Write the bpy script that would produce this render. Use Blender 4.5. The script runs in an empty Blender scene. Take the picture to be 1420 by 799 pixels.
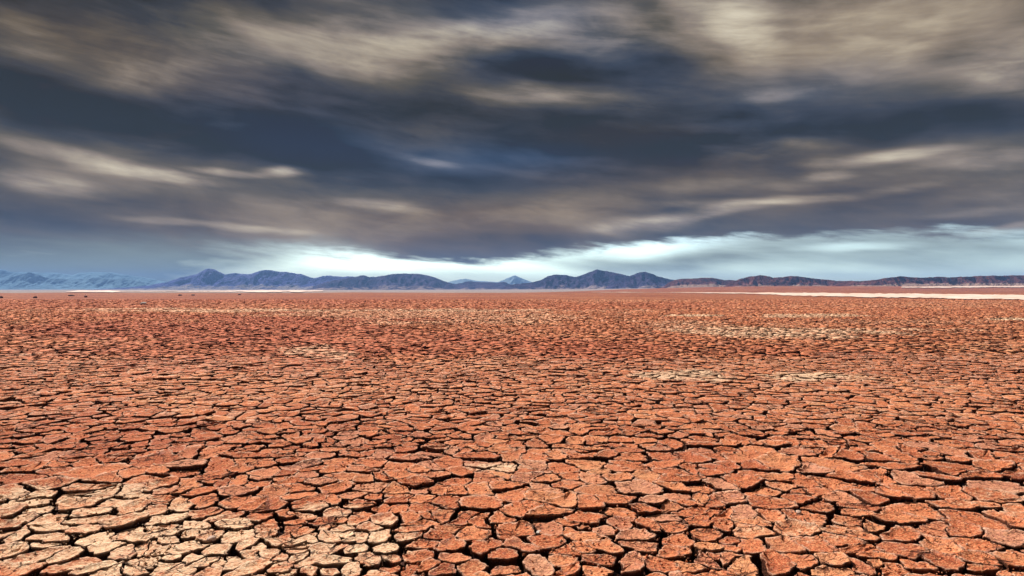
import bpy, math, random
import numpy as np
from mathutils import Vector

R = math.radians
sc = bpy.context.scene
COL = sc.collection
random.seed(7)
rng = np.random.default_rng(11)

# ------------------------------------------------------------------ camera
FOC = 900.0            # focal length in photograph pixels (1420 wide)
EYE = 1.5
HOR = 401.0            # row of the horizon in the photograph
cam_d = bpy.data.cameras.new('camera')
cam_d.sensor_width = 36
cam_d.lens = 36 * FOC / 1420
cam_d.clip_start = 0.1
cam_d.clip_end = 30000
cam = bpy.data.objects.new('camera', cam_d)
COL.objects.link(cam)
cam.location = (0, 0, EYE)
cam.rotation_euler = (R(90) + math.atan((HOR - 399.5) / FOC), 0, 0)
sc.camera = cam

# ------------------------------------------------------------------ light
SUN_EL, SUN_AZ = 41.0, -36.0      # azimuth measured from straight ahead, negative = left
sd = bpy.data.lights.new('sun', 'SUN')
sd.energy = 5.0
sd.angle = R(0.5)
sd.color = (1.0, 0.95, 0.87)
sun = bpy.data.objects.new('sun', sd)
COL.objects.link(sun)
to_sun = Vector((math.sin(R(SUN_AZ)) * math.cos(R(SUN_EL)), math.cos(R(SUN_AZ)) * math.cos(R(SUN_EL)), math.sin(R(SUN_EL))))
sun.rotation_euler = to_sun.to_track_quat('Z', 'Y').to_euler()

sc.view_settings.view_transform = 'Standard'
sc.view_settings.look = 'None'
sc.view_settings.exposure = 0.6
sc.view_settings.gamma = 1.0
sc.view_settings.use_curve_mapping = False

# ------------------------------------------------------------------ node helper
class NT:
    def __init__(s, tree):
        s.t = tree; s.n = tree.nodes; s.l = tree.links
        s.n.clear()
    def new(s, typ, **kw):
        nd = s.n.new(typ)
        for k, v in kw.items():
            setattr(nd, k, v)
        return nd
    def put(s, sock, v):
        if isinstance(v, bpy.types.NodeSocket): s.l.new(v, sock)
        elif v is not None:
            if sock.type == 'RGBA' and len(v) == 3: v = (*v, 1)
            sock.default_value = v
    def math(s, op, a, b=None, c=None, clamp=False):
        nd = s.new('ShaderNodeMath', operation=op); nd.use_clamp = clamp
        s.put(nd.inputs[0], a)
        if b is not None: s.put(nd.inputs[1], b)
        if c is not None: s.put(nd.inputs[2], c)
        return nd.outputs[0]
    def vmath(s, op, a, b=None, scale=None):
        nd = s.new('ShaderNodeVectorMath', operation=op)
        s.put(nd.inputs[0], a)
        if b is not None: s.put(nd.inputs[1], b)
        if scale is not None: s.put(nd.inputs['Scale'], scale)
        return nd.outputs[0]
    def mix(s, f, a, b, mode='MIX'):
        nd = s.new('ShaderNodeMix', data_type='RGBA', blend_type=mode)
        s.put(nd.inputs[0], f); s.put(nd.inputs[6], a); s.put(nd.inputs[7], b)
        return nd.outputs[2]
    def noise(s, vec, scale, detail=3, rough=0.55, dist=0.0, color=False):
        nd = s.new('ShaderNodeTexNoise')
        if vec is not None: s.put(nd.inputs['Vector'], vec)
        nd.inputs['Scale'].default_value = scale
        nd.inputs['Detail'].default_value = detail
        nd.inputs['Roughness'].default_value = rough
        nd.inputs['Distortion'].default_value = dist
        return nd.outputs['Color' if color else 'Fac']
    def ss(s, v, a, b, to0=0.0, to1=1.0):
        nd = s.new('ShaderNodeMapRange', interpolation_type='SMOOTHSTEP')
        s.put(nd.inputs[0], v)
        for i, q in ((1, a), (2, b), (3, to0), (4, to1)): s.put(nd.inputs[i], q)
        return nd.outputs[0]
    def ramp(s, v, stops):
        nd = s.new('ShaderNodeValToRGB')
        el = nd.color_ramp.elements
        while len(el) < len(stops): el.new(0.5)
        for e, (p, c) in zip(el, stops):
            e.position = p; e.color = (*c, 1)
        s.put(nd.inputs[0], v)
        return nd.outputs[0]

def lin(r, g, b):
    f = lambda c: (c / 255 / 12.92) if c / 255 <= 0.04045 else ((c / 255 + 0.055) / 1.055) ** 2.4
    return (f(r), f(g), f(b))

# ------------------------------------------------------------------ sky (world)
w = bpy.data.worlds.new('World')
sc.world = w
w.use_nodes = True
n = NT(w.node_tree)
SKY_STRENGTH = 0.1
sky = n.new('ShaderNodeTexSky', sky_type='NISHITA')
sky.sun_disc = False
sky.sun_elevation = R(SUN_EL)
sky.sun_rotation = R(SUN_AZ)
sky.altitude = 800
tc = n.new('ShaderNodeTexCoord')
D = tc.outputs['Generated']
sep = n.new('ShaderNodeSeparateXYZ'); n.l.new(D, sep.inputs[0])
dx, dy, dz = sep.outputs
az = n.math('ARCTAN2', dx, dy)
el = n.math('ARCSINE', dz)
# streak coordinates: clouds drawn out sideways, seamless round the whole sky
cb = n.new('ShaderNodeCombineXYZ')
n.l.new(dx, cb.inputs[0]); n.l.new(dy, cb.inputs[1])
n.put(cb.inputs[2], n.math('ADD', n.math('MULTIPLY', dz, 2.9), n.math('MULTIPLY', dx, 0.30)))
ST = cb.outputs[0]
wob = n.vmath('SUBTRACT', n.noise(ST, 2.6, 3, 0.5, color=True), (0.5, 0.5, 0.5))
ae = n.new('ShaderNodeCombineXYZ'); n.l.new(az, ae.inputs[0]); n.l.new(el, ae.inputs[1])
AE = n.vmath('ADD', ae.outputs[0], n.vmath('MULTIPLY', wob, (0.12, 0.055, 0.0)))

def blob(x, y, rx, ry, rot=0.0):
    a0 = math.atan((x - 710) / FOC)
    e0 = math.atan((HOR - y) * math.cos(a0) / FOC)
    k = math.cos(a0)
    mp = n.new('ShaderNodeMapping', vector_type='TEXTURE')
    n.l.new(AE, mp.inputs[0])
    mp.inputs['Location'].default_value = (a0, e0, 0)
    mp.inputs['Rotation'].default_value = (0, 0, -R(rot))
    mp.inputs['Scale'].default_value = (rx * 1.7 * k * k / FOC, ry * 1.7 * k / FOC, 1)
    g = n.new('ShaderNodeTexGradient', gradient_type='SPHERICAL')
    n.l.new(mp.outputs[0], g.inputs[0])
    return n.ss(g.outputs['Fac'], 0.0, 0.85)

def blobs(base, lst):
    acc = base
    for b in lst:
        acc = n.math('MULTIPLY_ADD', blob(*b[:5]), b[5], acc)
    return acc

nz_a = n.noise(ST, 3.0, 4, 0.52)
nz_b = n.noise(ST, 8.5, 4, 0.5, 0.4)
cb2 = n.new('ShaderNodeCombineXYZ')
n.l.new(dx, cb2.inputs[0]); n.l.new(dy, cb2.inputs[1])
n.put(cb2.inputs[2], n.math('ADD', n.math('MULTIPLY', dz, 7.5), n.math('MULTIPLY', dx, 0.8)))
nz_c = n.noise(cb2.outputs[0], 7.0, 6, 0.66, 0.3)
base = n.math('MULTIPLY_ADD', n.math('SUBTRACT', nz_a, 0.5), 0.75, 0.30)
base = n.math('MULTIPLY_ADD', n.math('SUBTRACT', nz_b, 0.5), 0.50, base)
base = n.math('MULTIPLY_ADD', n.math('SUBTRACT', nz_c, 0.5), 0.32, base)
BRIGHT = [
    (150, 78, 260, 32, 5, .26), (480, 70, 190, 32, 0, .24), (660, 48, 110, 18, -8, .30), (830, 52, 150, 28, 4, .26),
    (995, 14, 80, 24, 20, .42), (1050, 50, 50, 30, 40, .26), (1240, 35, 190, 48, 4, .22), (1400, 88, 70, 34, 0, .30),
    (150, 226, 130, 10, 9, .38), (60, 252, 90, 12, 6, .34), (230, 244, 90, 8, 3, .30), (320, 238, 55, 5, 3, .36), (400, 236, 30, 7, 0, .46),
    (595, 222, 45, 6, 8, .26), (720, 130, 60, 14, 6, .22), (800, 140, 90, 14, 5, .18), (1090, 125, 55, 9, 0, .26),
    (1250, 218, 60, 9, 0, .36), (1180, 228, 70, 7, 3, .24), (1060, 205, 100, 14, -3, .20), (1330, 228, 80, 10, 0, .18),
    (535, 288, 48, 8, 6, .34), (370, 316, 80, 5, 4, .30), (250, 304, 60, 4, 4, .20), (1130, 277, 110, 7, -4, .34), (1140, 245, 30, 5, 0, .30),
    (985, 303, 70, 8, -6, .38), (880, 318, 70, 9, 0, .44), (1000, 290, 90, 6, 0, .22), (1380, 322, 60, 6, -6, .46), (1290, 300, 100, 7, 0, .18),
    (600, 300, 200, 14, 0, .12), (470, 330, 120, 14, 0, .10), (1000, 262, 120, 10, 0, .14),
    # dark cloud masses
    (350, 150, 190, 42, 10, -.30), (40, 125, 160, 30, 6, -.24), (600, 235, 200, 22, 3, -.20), (740, 185, 230, 30, 8, -.24), (1000, 165, 130, 30, 8, -.16),
    (1270, 165, 210, 34, 0, -.30), (930, 215, 130, 24, 0, -.16), (240, 185, 220, 18, 5, -.26), (40, 10, 190, 40, 0, -.38), (0, 150, 120, 60, 0, -.12),
    (150, 290, 260, 22, 0, -.12), (740, 105, 130, 18, 5, -.20), (910, 85, 80, 22, 20, -.12), (620, 100, 90, 20, 0, -.14), (330, 10, 170, 16, 0, -.1),
    (740, 255, 220, 18, 0, -.14), (1250, 265, 240, 12, 0, -.08), (640, 335, 190, 9, -1, -.10),
]
brk = n.math('MULTIPLY_ADD', n.math('ADD', nz_b, nz_c), 1.0, -0.12)      # ragged breaks inside the lighter streaks
B = n.math('MULTIPLY_ADD', blobs(0.0, BRIGHT[:33]), brk, blobs(base, BRIGHT[33:]))
cloud = n.ramp(B, [(0.0, lin(36, 39, 47)), (0.16, lin(58, 62, 74)), (0.34, lin(92, 90, 88)), (0.54, lin(139, 131, 126)), (0.78, lin(186, 180, 166)), (1.0, lin(216, 212, 196))])
# blue breaks and brown masses
blue_f = blobs(n.math('MULTIPLY_ADD', n.math('SUBTRACT', nz_a, 0.5), -0.5, 0.06), [
    (370, 150, 150, 50, 5, .85), (620, 225, 230, 24, 3, .8), (760, 215, 170, 40, 0, .6), (870, 95, 120, 34, 15, .6), (1130, 110, 140, 24, 0, .55),
    (700, 95, 80, 18, 0, .6), (560, 20, 160, 26, 0, .35), (740, 15, 120, 30, 0, .6), (1120, 160, 200, 26, 0, .45), (1330, 175, 110, 26, 0, .25)])
cloud = n.mix(n.math('MULTIPLY', blue_f, 0.55, clamp=True), cloud, n.ramp(B, [(0.0, lin(34, 54, 84)), (0.3, lin(60, 88, 128)), (0.6, lin(118, 136, 168)), (1.0, lin(200, 210, 216))]))
brown_f = blobs(n.math('MULTIPLY_ADD', n.math('SUBTRACT', nz_b, 0.5), 0.5, 0.05), [
    (560, 320, 260, 34, 0, 1.1), (740, 300, 120, 24, 0, .5), (1000, 260, 260, 40, 0, .5), (200, 90, 280, 34, 4, .4), (860, 190, 110, 16, 0, .3), (150, 260, 260, 50, 0, .35), (1250, 300, 240, 40, 0, .5), (1250, 40, 260, 50, 0, .4)])
cloud = n.mix(n.math('MULTIPLY', brown_f, 0.85, clamp=True), cloud, n.ramp(B, [(0.0, lin(64, 52, 42)), (0.3, lin(112, 94, 76)), (0.6, lin(160, 144, 120)), (1.0, lin(226, 214, 186))]))
cloud = n.vmath('MAXIMUM', n.vmath('SUBTRACT', n.vmath('MULTIPLY', cloud, (1.06, 1.0, 0.96)), (0.002, 0.010, 0.034)), (0.020, 0.017, 0.006))
# the open strip of clear sky along the horizon, below a ragged cloud edge
elw = n.math('MULTIPLY_ADD', n.math('SUBTRACT', nz_c, 0.5), 0.050, el)
elw = n.math('MULTIPLY_ADD', n.math('SUBTRACT', nz_b, 0.5), 0.028, elw)
lift = blobs(n.math('ADD', n.math('MULTIPLY', n.math('SUBTRACT', nz_a, 0.5), 0.03), R(2.9)), [
    (1000, 345, 240, 60, 0, R(1.5)), (1350, 345, 200, 60, 0, R(1.0)), (60, 345, 260, 60, 0, R(0.5)), (700, 345, 130, 40, 0, -R(0.1)), (480, 345, 80, 40, 0, R(0.3))])
low = n.ss(n.math('SUBTRACT', lift, elw), -0.004, 0.014)
soft = n.ss(n.math('SUBTRACT', lift, elw), -0.020, 0.022)
leftness = n.ss(az, -0.16, -0.36)
low = n.math('ADD', n.math('MULTIPLY', low, n.math('SUBTRACT', 1.0, leftness)), n.math('MULTIPLY', soft, leftness))
veil_n = n.noise(cb2.outputs[0], 2.2, 5, 0.6, 0.2)
veil_l = blobs(n.math('MULTIPLY_ADD', n.math('SUBTRACT', veil_n, 0.5), 1.6, 0.46), [
    (100, 350, 300, 70, 0, .75), (600, 368, 170, 18, 0, -.36), (930, 338, 130, 12, -3, -.5), (1080, 324, 70, 7, 0, -.3),
    (1270, 350, 240, 24, 0, .42), (900, 364, 150, 9, 0, .35), (760, 375, 60, 10, 0, -.3), (1180, 350, 60, 5, -3, -.4), (1150, 384, 160, 10, 0, -.3)])
veil_l = n.math('ADD', veil_l, 0.0, clamp=True)
sat = n.new('ShaderNodeHueSaturation'); sat.inputs['Saturation'].default_value = 0.62; sat.inputs['Value'].default_value = 1.65
n.l.new(sky.outputs[0], sat.inputs['Color'])
S = 0.66 / SKY_STRENGTH
scale10 = lambda c: n.vmath('SCALE', c, scale=S)
veil_c = n.ramp(n.math('ADD', n.math('MULTIPLY', B, 0.5), n.math('MULTIPLY', veil_n, 0.5)), [(0.0, lin(96, 98, 82)), (0.5, lin(146, 152, 136)), (1.0, lin(246, 242, 218))])
clear = n.mix(veil_l, n.vmath('MULTIPLY', sat.outputs[0], (0.90, 1.02, 1.02)), scale10(veil_c))
low_sky = n.ss(el, 0.085, 0.020)          # low sky recoloured to offset the blue of the haze
clear = n.mix(low_sky, clear, n.vmath('MULTIPLY', clear, (1.06, 1.10, 1.02)))
col = n.mix(low, scale10(cloud), clear)
bg = n.new('ShaderNodeBackground'); n.l.new(col, bg.inputs[0]); bg.inputs[1].default_value = SKY_STRENGTH
out = n.new('ShaderNodeOutputWorld'); n.l.new(bg.outputs[0], out.inputs[0])
w.cycles.sampling_method = 'MANUAL'
w.cycles.sample_map_resolution = 512

# ------------------------------------------------------------------ numpy noise
def _h(ix, iy, seed):
    v = (ix.astype(np.int64) * 374761393 + iy.astype(np.int64) * 668265263 + seed * 1442695041) & 0x7fffffff
    v = (v ^ (v >> 13)) * 1274126177 & 0x7fffffff
    v = v ^ (v >> 16)
    return (v % 100003) / 100003.0
def vnoise(x, y, seed=0):
    x = np.asarray(x, float); y = np.asarray(y, float)
    ix = np.floor(x); iy = np.floor(y); fx = x - ix; fy = y - iy
    fx = fx * fx * (3 - 2 * fx); fy = fy * fy * (3 - 2 * fy)
    a = _h(ix, iy, seed); b = _h(ix + 1, iy, seed); c = _h(ix, iy + 1, seed); d = _h(ix + 1, iy + 1, seed)
    return (a * (1 - fx) + b * fx) * (1 - fy) + (c * (1 - fx) + d * fx) * fy
def fbm(x, y, octs=4, seed=0, gain=0.5):
    s = 0; a = 1; t = 0
    for o in range(octs):
        s = s + a * vnoise(np.asarray(x) * 2 ** o, np.asarray(y) * 2 ** o, seed + o * 17); t += a; a *= gain
    return s / t
def smooth(x, a, b):
    t = np.clip((np.asarray(x, float) - a) / (b - a), 0, 1)
    return t * t * (3 - 2 * t)

# ------------------------------------------------------------------ terrain height
PLATE_NEAR, PLATE_FAR = 44.0, 92.0
def rise(X, Y):
    X = np.asarray(X, float); Y = np.asarray(Y, float)
    a = X / np.maximum(Y, 1)
    return smooth(a, 0.02, 0.42) * smooth(Y, 300, 660) * 4.4 + smooth(a, -.2, .1) * smooth(Y, 700, 1400) * 1.5
def px2g(x, y, z=0.0):
    d = (EYE - z) * FOC / (y - HOR)
    return ((x - 710) / FOC * d, d)
def px2g_t(x, y, zoff=0.0):
    """point of the rising ground seen at a pixel"""
    k = (HOR - y) / FOC
    d = np.linspace(60, 1400, 5400)
    zz = rise((x - 710) / FOC * d, d)
    f = zz - (EYE + k * d)
    i = int(np.argmax(f >= 0)) if (f >= 0).any() else len(d) - 1
    return ((x - 710) / FOC * d[i], d[i], zz[i] + zoff)

# colour patches that belong to the ground (pale silt, salt dust, darker clay), located on the plain
def to_px(X, Y):
    Y = np.maximum(Y, 0.5)
    return 710 + X / Y * FOC, HOR + EYE * FOC / Y
PALE = [(110, 755, 200, 66, 1.05), (10, 745, 90, 62, 1.0), (300, 790, 130, 40, .7), (440, 775, 110, 44, 1.0), (440, 712, 55, 14, .7), (520, 735, 30, 14, .9), (680, 648, 48, 9, .8),
        (930, 523, 62, 8, 1.1), (1110, 523, 56, 7, 1.2), (985, 528, 40, 5, .9), (1180, 528, 40, 5, .5), (440, 492, 52, 12, .6),
        (430, 431, 420, 3.0, .8), (640, 440, 260, 9, .5), (980, 455, 170, 9, .55), (1110, 463, 210, 9, .85), (950, 448, 90, 5, .5), (1230, 447, 160, 3, .4),
        (970, 438, 42, 1.6, 1.2), (1125, 439, 90, 3.2, 1.0), (1420, 443, 50, 2.4, 1.5), (1400, 480, 80, 6, .3), (1280, 425, 300, 3, .3),
        (1390, 690, 90, 26, .45), (1090, 735, 120, 22, .35), (560, 545, 200, 20, .22), (60, 500, 90, 20, .25), (860, 417, 200, 2.5, .3), (1330, 420, 200, 3, .3)]
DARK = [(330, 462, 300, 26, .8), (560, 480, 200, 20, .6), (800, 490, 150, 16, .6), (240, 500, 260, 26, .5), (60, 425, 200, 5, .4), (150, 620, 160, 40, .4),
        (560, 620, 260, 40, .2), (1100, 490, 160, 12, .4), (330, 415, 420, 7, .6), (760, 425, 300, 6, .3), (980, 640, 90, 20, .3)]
def patches(X, Y, lst):
    px, py = to_px(X, Y)
    wx = (fbm(X * 1.3, Y * 1.3, 3, 5) - .5) * 0.9
    wy = (fbm(X * 1.3 + 40, Y * 1.3, 3, 9) - .5) * 0.9
    wx = wx + (fbm(X * .22, Y * .22, 3, 15) - .5) * 1.1; wy = wy + (fbm(X * .22 + 30, Y * .22, 3, 19) - .5) * 1.5
    s = np.zeros_like(px)
    for cx, cy, rx, ry, a in lst:
        r = np.sqrt(((px - cx) / rx + wx) ** 2 + ((py - cy) / ry + wy) ** 2)
        s = np.maximum(s, a * smooth(r, 1.25, 0.55))
    return s

# ------------------------------------------------------------------ mesh helper
def mesh_obj(name, V, F, mat, parent=None, smooth_sh=False, attrs=None):
    me = bpy.data.meshes.new(name)
    V = np.asarray(V, np.float32).reshape(-1, 3)
    if isinstance(F, tuple):            # (loop vertex indices, loop totals)
        loops, tot = F
        me.vertices.add(len(V)); me.vertices.foreach_set('co', V.ravel())
        me.loops.add(len(loops)); me.loops.foreach_set('vertex_index', np.asarray(loops, np.int32))
        tot = np.asarray(tot, np.int32)
        st = np.concatenate([[0], np.cumsum(tot)[:-1]]).astype(np.int32)
        me.polygons.add(len(tot)); me.polygons.foreach_set('loop_start', st); me.polygons.foreach_set('loop_total', tot)
        me.update(calc_edges=True)
    else:
        me.from_pydata(V.tolist(), [], F)
    if attrs:
        for k, a in attrs.items():
            at = me.attributes.new(k, 'FLOAT_COLOR', 'POINT')
            at.data.foreach_set('color', np.asarray(a, np.float32).ravel())
    if smooth_sh:
        me.polygons.foreach_set('use_smooth', np.ones(len(me.polygons), bool))
    me.materials.append(mat)
    me.update()
    o = bpy.data.objects.new(name, me)
    COL.objects.link(o)
    if parent: o.parent = parent
    return o

def grid_faces(nu, nv):
    a = np.arange(nu * nv).reshape(nv, nu)
    q = np.stack([a[:-1, :-1], a[:-1, 1:], a[1:, 1:], a[1:, :-1]], -1).reshape(-1, 4)
    return (q.ravel(), np.full(len(q), 4))

# ------------------------------------------------------------------ materials
def new_mat(name):
    m = bpy.data.materials.new(name); m.use_nodes = True
    return m, NT(m.node_tree)

def finish(nn, colr, rough, bump_h=None, dist=0.01, strength=1.0, spec=0.15):
    b = nn.new('ShaderNodeBsdfPrincipled')
    nn.put(b.inputs['Base Color'], colr)
    nn.put(b.inputs['Roughness'], rough)
    b.inputs['Specular IOR Level'].default_value = spec
    if bump_h is not None:
        bp = nn.new('ShaderNodeBump')
        bp.inputs['Distance'].default_value = dist
        bp.inputs['Strength'].default_value = strength
        nn.put(bp.inputs['Height'], bump_h)
        nn.l.new(bp.outputs[0], b.inputs['Normal'])
    o = nn.new('ShaderNodeOutputMaterial')
    nn.l.new(b.outputs[0], o.inputs[0])
    return b

# soil attribute: R painted rim highlight, G per plate random, B pale silt ; soil2: R dark clay, G alluvium far plain, B wall (plate flank, painted crack shade)
def soil_material():
    m, k = new_mat('cracked_red_clay')
    geo = k.new('ShaderNodeNewGeometry'); P = geo.outputs['Position']
    a1 = k.new('ShaderNodeAttribute', attribute_name='soil'); s1 = k.new('ShaderNodeSeparateColor'); k.l.new(a1.outputs['Color'], s1.inputs[0])
    a2 = k.new('ShaderNodeAttribute', attribute_name='soil2'); s2 = k.new('ShaderNodeSeparateColor'); k.l.new(a2.outputs['Color'], s2.inputs[0])
    rim, rnd, pale = s1.outputs; dark, alluv, wall = s2.outputs
    big = k.noise(P, 0.28, 5, 0.65)
    med = k.noise(P, 6.0, 4, 0.6)
    gr = k.noise(P, 30.0, 4, 0.75)
    fine = k.noise(P, 75.0, 3, 0.75)
    tone = k.math('ADD', k.math('MULTIPLY', rnd, 0.42), k.math('MULTIPLY', med, 0.55))
    tone = k.math('MULTIPLY_ADD', k.math('SUBTRACT', big, 0.5), 1.1, tone)
    c = k.ramp(tone, [(0.05, (0.37, 0.075, 0.034)), (0.35, (0.60, 0.156, 0.066)), (0.6, (0.76, 0.240, 0.108)), (0.9, (0.88, 0.43, 0.215))])
    r2 = k.math('FRACT', k.math('MULTIPLY', rnd, 7.31))
    c = k.mix(k.ss(r2, 0.72, 1.0, 0, 0.55), c, (0.62, 0.33, 0.24))
    c = k.mix(k.ss(r2, 0.22, 0.0, 0, 0.55), c, (0.34, 0.075, 0.040))
    # speckle of crumbs: dark pits, orange grains, pale grains
    c = k.mix(k.ss(gr, 0.48, 0.37, 0, 0.72), c, (0.165, 0.040, 0.024))
    c = k.mix(k.ss(fine, 0.50, 0.62, 0, 0.75), c, (0.84, 0.42, 0.21))
    c = k.mix(k.ss(fine, 0.46, 0.36, 0, 0.6), c, (0.20, 0.055, 0.032))
    mauve = k.noise(P, 9.0, 4, 0.7)
    c = k.mix(k.ss(mauve, 0.56, 0.72, 0, 0.6), c, (0.40, 0.20, 0.17))
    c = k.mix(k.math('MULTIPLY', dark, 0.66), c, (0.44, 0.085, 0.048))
    # pale silt lies in films on the plates
    pm = k.math('MULTIPLY_ADD', k.math('SUBTRACT', k.noise(P, 9.0, 4, 0.7), 0.5), 2.4, pale)
    pm = k.math('MULTIPLY_ADD', k.math('SUBTRACT', gr, 0.5), 2.2, pm)
    pm = k.math('MULTIPLY', k.ss(pm, 0.10, 1.15), k.ss(pale, 0.02, 0.35))
    pc = k.mix(k.ss(fine, .4, .6), (0.82, 0.47, 0.28), (0.96, 0.74, 0.51))
    c = k.mix(k.math('MULTIPLY', pm, 0.9), c, pc)
    # highlight along the plate rims, painted in as a pale colour
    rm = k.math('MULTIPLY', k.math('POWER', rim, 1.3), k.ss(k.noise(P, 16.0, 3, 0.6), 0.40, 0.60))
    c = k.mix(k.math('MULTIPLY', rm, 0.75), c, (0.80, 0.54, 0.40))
    # hair cracks of the skin
    vo = k.new('ShaderNodeTexVoronoi', feature='DISTANCE_TO_EDGE'); vo.inputs['Scale'].default_value = 7.5
    k.l.new(k.vmath('ADD', P, k.vmath('MULTIPLY', k.vmath('SUBTRACT', k.noise(P, 16, 3, .6, color=True), (.5, .5, .5)), (.12, .12, .0))), vo.inputs['Vector'])
    hair = k.math('MULTIPLY', k.ss(vo.outputs[0], 0.045, 0.012), k.ss(k.noise(P, 3.1, 2, .5), 0.47, 0.60))
    c = k.mix(k.math('MULTIPLY', hair, 0.8), c, (0.075, 0.022, 0.016))
    c = k.mix(k.math('MULTIPLY', wall, 0.92), c, k.mix(gr, (0.022, 0.008, 0.006), (0.060, 0.021, 0.014)))  # shade inside the cracks painted near black onto the plate flanks
    al = k.mix(k.noise(P, 0.02, 4, 0.6), (0.30, 0.26, 0.27), (0.46, 0.38, 0.34))
    c = k.mix(alluv, c, al)
    h = k.math('ADD', k.math('MULTIPLY', gr, 1.0), k.math('MULTIPLY', fine, 0.5))
    h = k.math('MULTIPLY_ADD', k.noise(P, 10.0, 4, 0.7), 1.3, h)
    h = k.math('MULTIPLY_ADD', hair, -0.8, h)
    finish(k, c, 0.95, h, 0.024, 1.0, spec=0.08)
    return m
M_SOIL = soil_material()

def far_material():
    """open plain beyond the plates: same clay, with crack-sized relief too far off to tell apart"""
    m, k = new_mat('far_clay_plain')
    geo = k.new('ShaderNodeNewGeometry'); P = geo.outputs['Position']
    a1 = k.new('ShaderNodeAttribute', attribute_name='soil'); s1 = k.new('ShaderNodeSeparateColor'); k.l.new(a1.outputs['Color'], s1.inputs[0])
    a2 = k.new('ShaderNodeAttribute', attribute_name='soil2'); s2 = k.new('ShaderNodeSeparateColor'); k.l.new(a2.outputs['Color'], s2.inputs[0])
    _, bed, pale = s1.outputs; dark, alluv, _ = s2.outputs
    big = k.noise(P, 0.05, 5, 0.65)
    med = k.noise(P, 0.8, 4, 0.7)
    t = k.math('ADD', k.math('MULTIPLY', big, 0.5), k.math('MULTIPLY', med, 0.5))
    c = k.ramp(t, [(0.36, (0.27, 0.078, 0.042)), (0.5, (0.46, 0.155, 0.078)), (0.64, (0.64, 0.28, 0.14))])
    vo = k.new('ShaderNodeTexVoronoi', feature='DISTANCE_TO_EDGE'); vo.inputs['Scale'].default_value = 3.0
    k.l.new(P, vo.inputs['Vector'])
    c = k.mix(k.ss(vo.outputs[0], 0.10, 0.02, 0, 0.75), c, (0.06, 0.02, 0.015))
    c = k.mix(k.math('MULTIPLY', dark, 0.6), c, (0.26, 0.050, 0.030))
    c = k.mix(k.ss(k.math('MULTIPLY_ADD', k.math('SUBTRACT', med, 0.5), 1.0, pale), 0.25, 0.8), c, (0.72, 0.52, 0.34))
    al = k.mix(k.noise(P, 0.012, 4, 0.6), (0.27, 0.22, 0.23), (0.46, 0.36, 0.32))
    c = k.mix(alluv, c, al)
    c = k.mix(bed, c, k.mix(k.noise(P, 20, 3, .6), (0.028, 0.010, 0.008), (0.055, 0.02, 0.014)))  # bed between plates painted near black, crack shade in its colour
    finish(k, c, 0.95, k.math('ADD', k.noise(P, 2.2, 4, 0.7), k.ss(vo.outputs[0], 0.0, 0.1)), 0.08, 0.8, spec=0.08)
    return m
M_FAR = far_material()

def salt_material():
    m, k = new_mat('white_salt_crust')
    geo = k.new('ShaderNodeNewGeometry'); P = geo.outputs['Position']
    t = k.noise(P, 0.25, 5, 0.65)
    c = k.mix(k.ss(t, 0.36, 0.60), (0.90, 0.80, 0.72), (0.70, 0.42, 0.31))
    finish(k, c, 0.8, k.noise(P, 1.5, 3, .6), 0.03, 0.5)
    return m
M_SALT = salt_material()

def mountain_material(name, rock_a, rock_b, sand, scl, bump=22.0):
    m, k = new_mat(name)
    geo = k.new('ShaderNodeNewGeometry'); P = geo.outputs['Position']
    a2 = k.new('ShaderNodeAttribute', attribute_name='soil'); s = k.new('ShaderNodeSeparateColor'); k.l.new(a2.outputs['Color'], s.inputs[0])
    hrel, sandm, _ = s.outputs
    nz = k.noise(P, 0.03 * scl, 6, 0.65)
    c = k.mix(k.ss(nz, 0.35, 0.65), rock_a, rock_b)
    f2 = k.noise(P, 0.12 * scl, 4, 0.6)
    c = k.mix(k.ss(f2, 0.55, 0.75, 0, .5), c, tuple(min(1, q * (1.7 if rock_b[0] < .2 else 1.1)) for q in rock_b))
    sm = k.math('MULTIPLY_ADD', k.math('SUBTRACT', nz, 0.5), 1.3, sandm)
    c = k.mix(k.ss(sm, 0.45, 0.72), c, sand)
    finish(k, c, 0.95, k.math('ADD', nz, k.math('MULTIPLY', f2, .4)), bump / scl, 1.0, spec=0.05)
    return m

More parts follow.
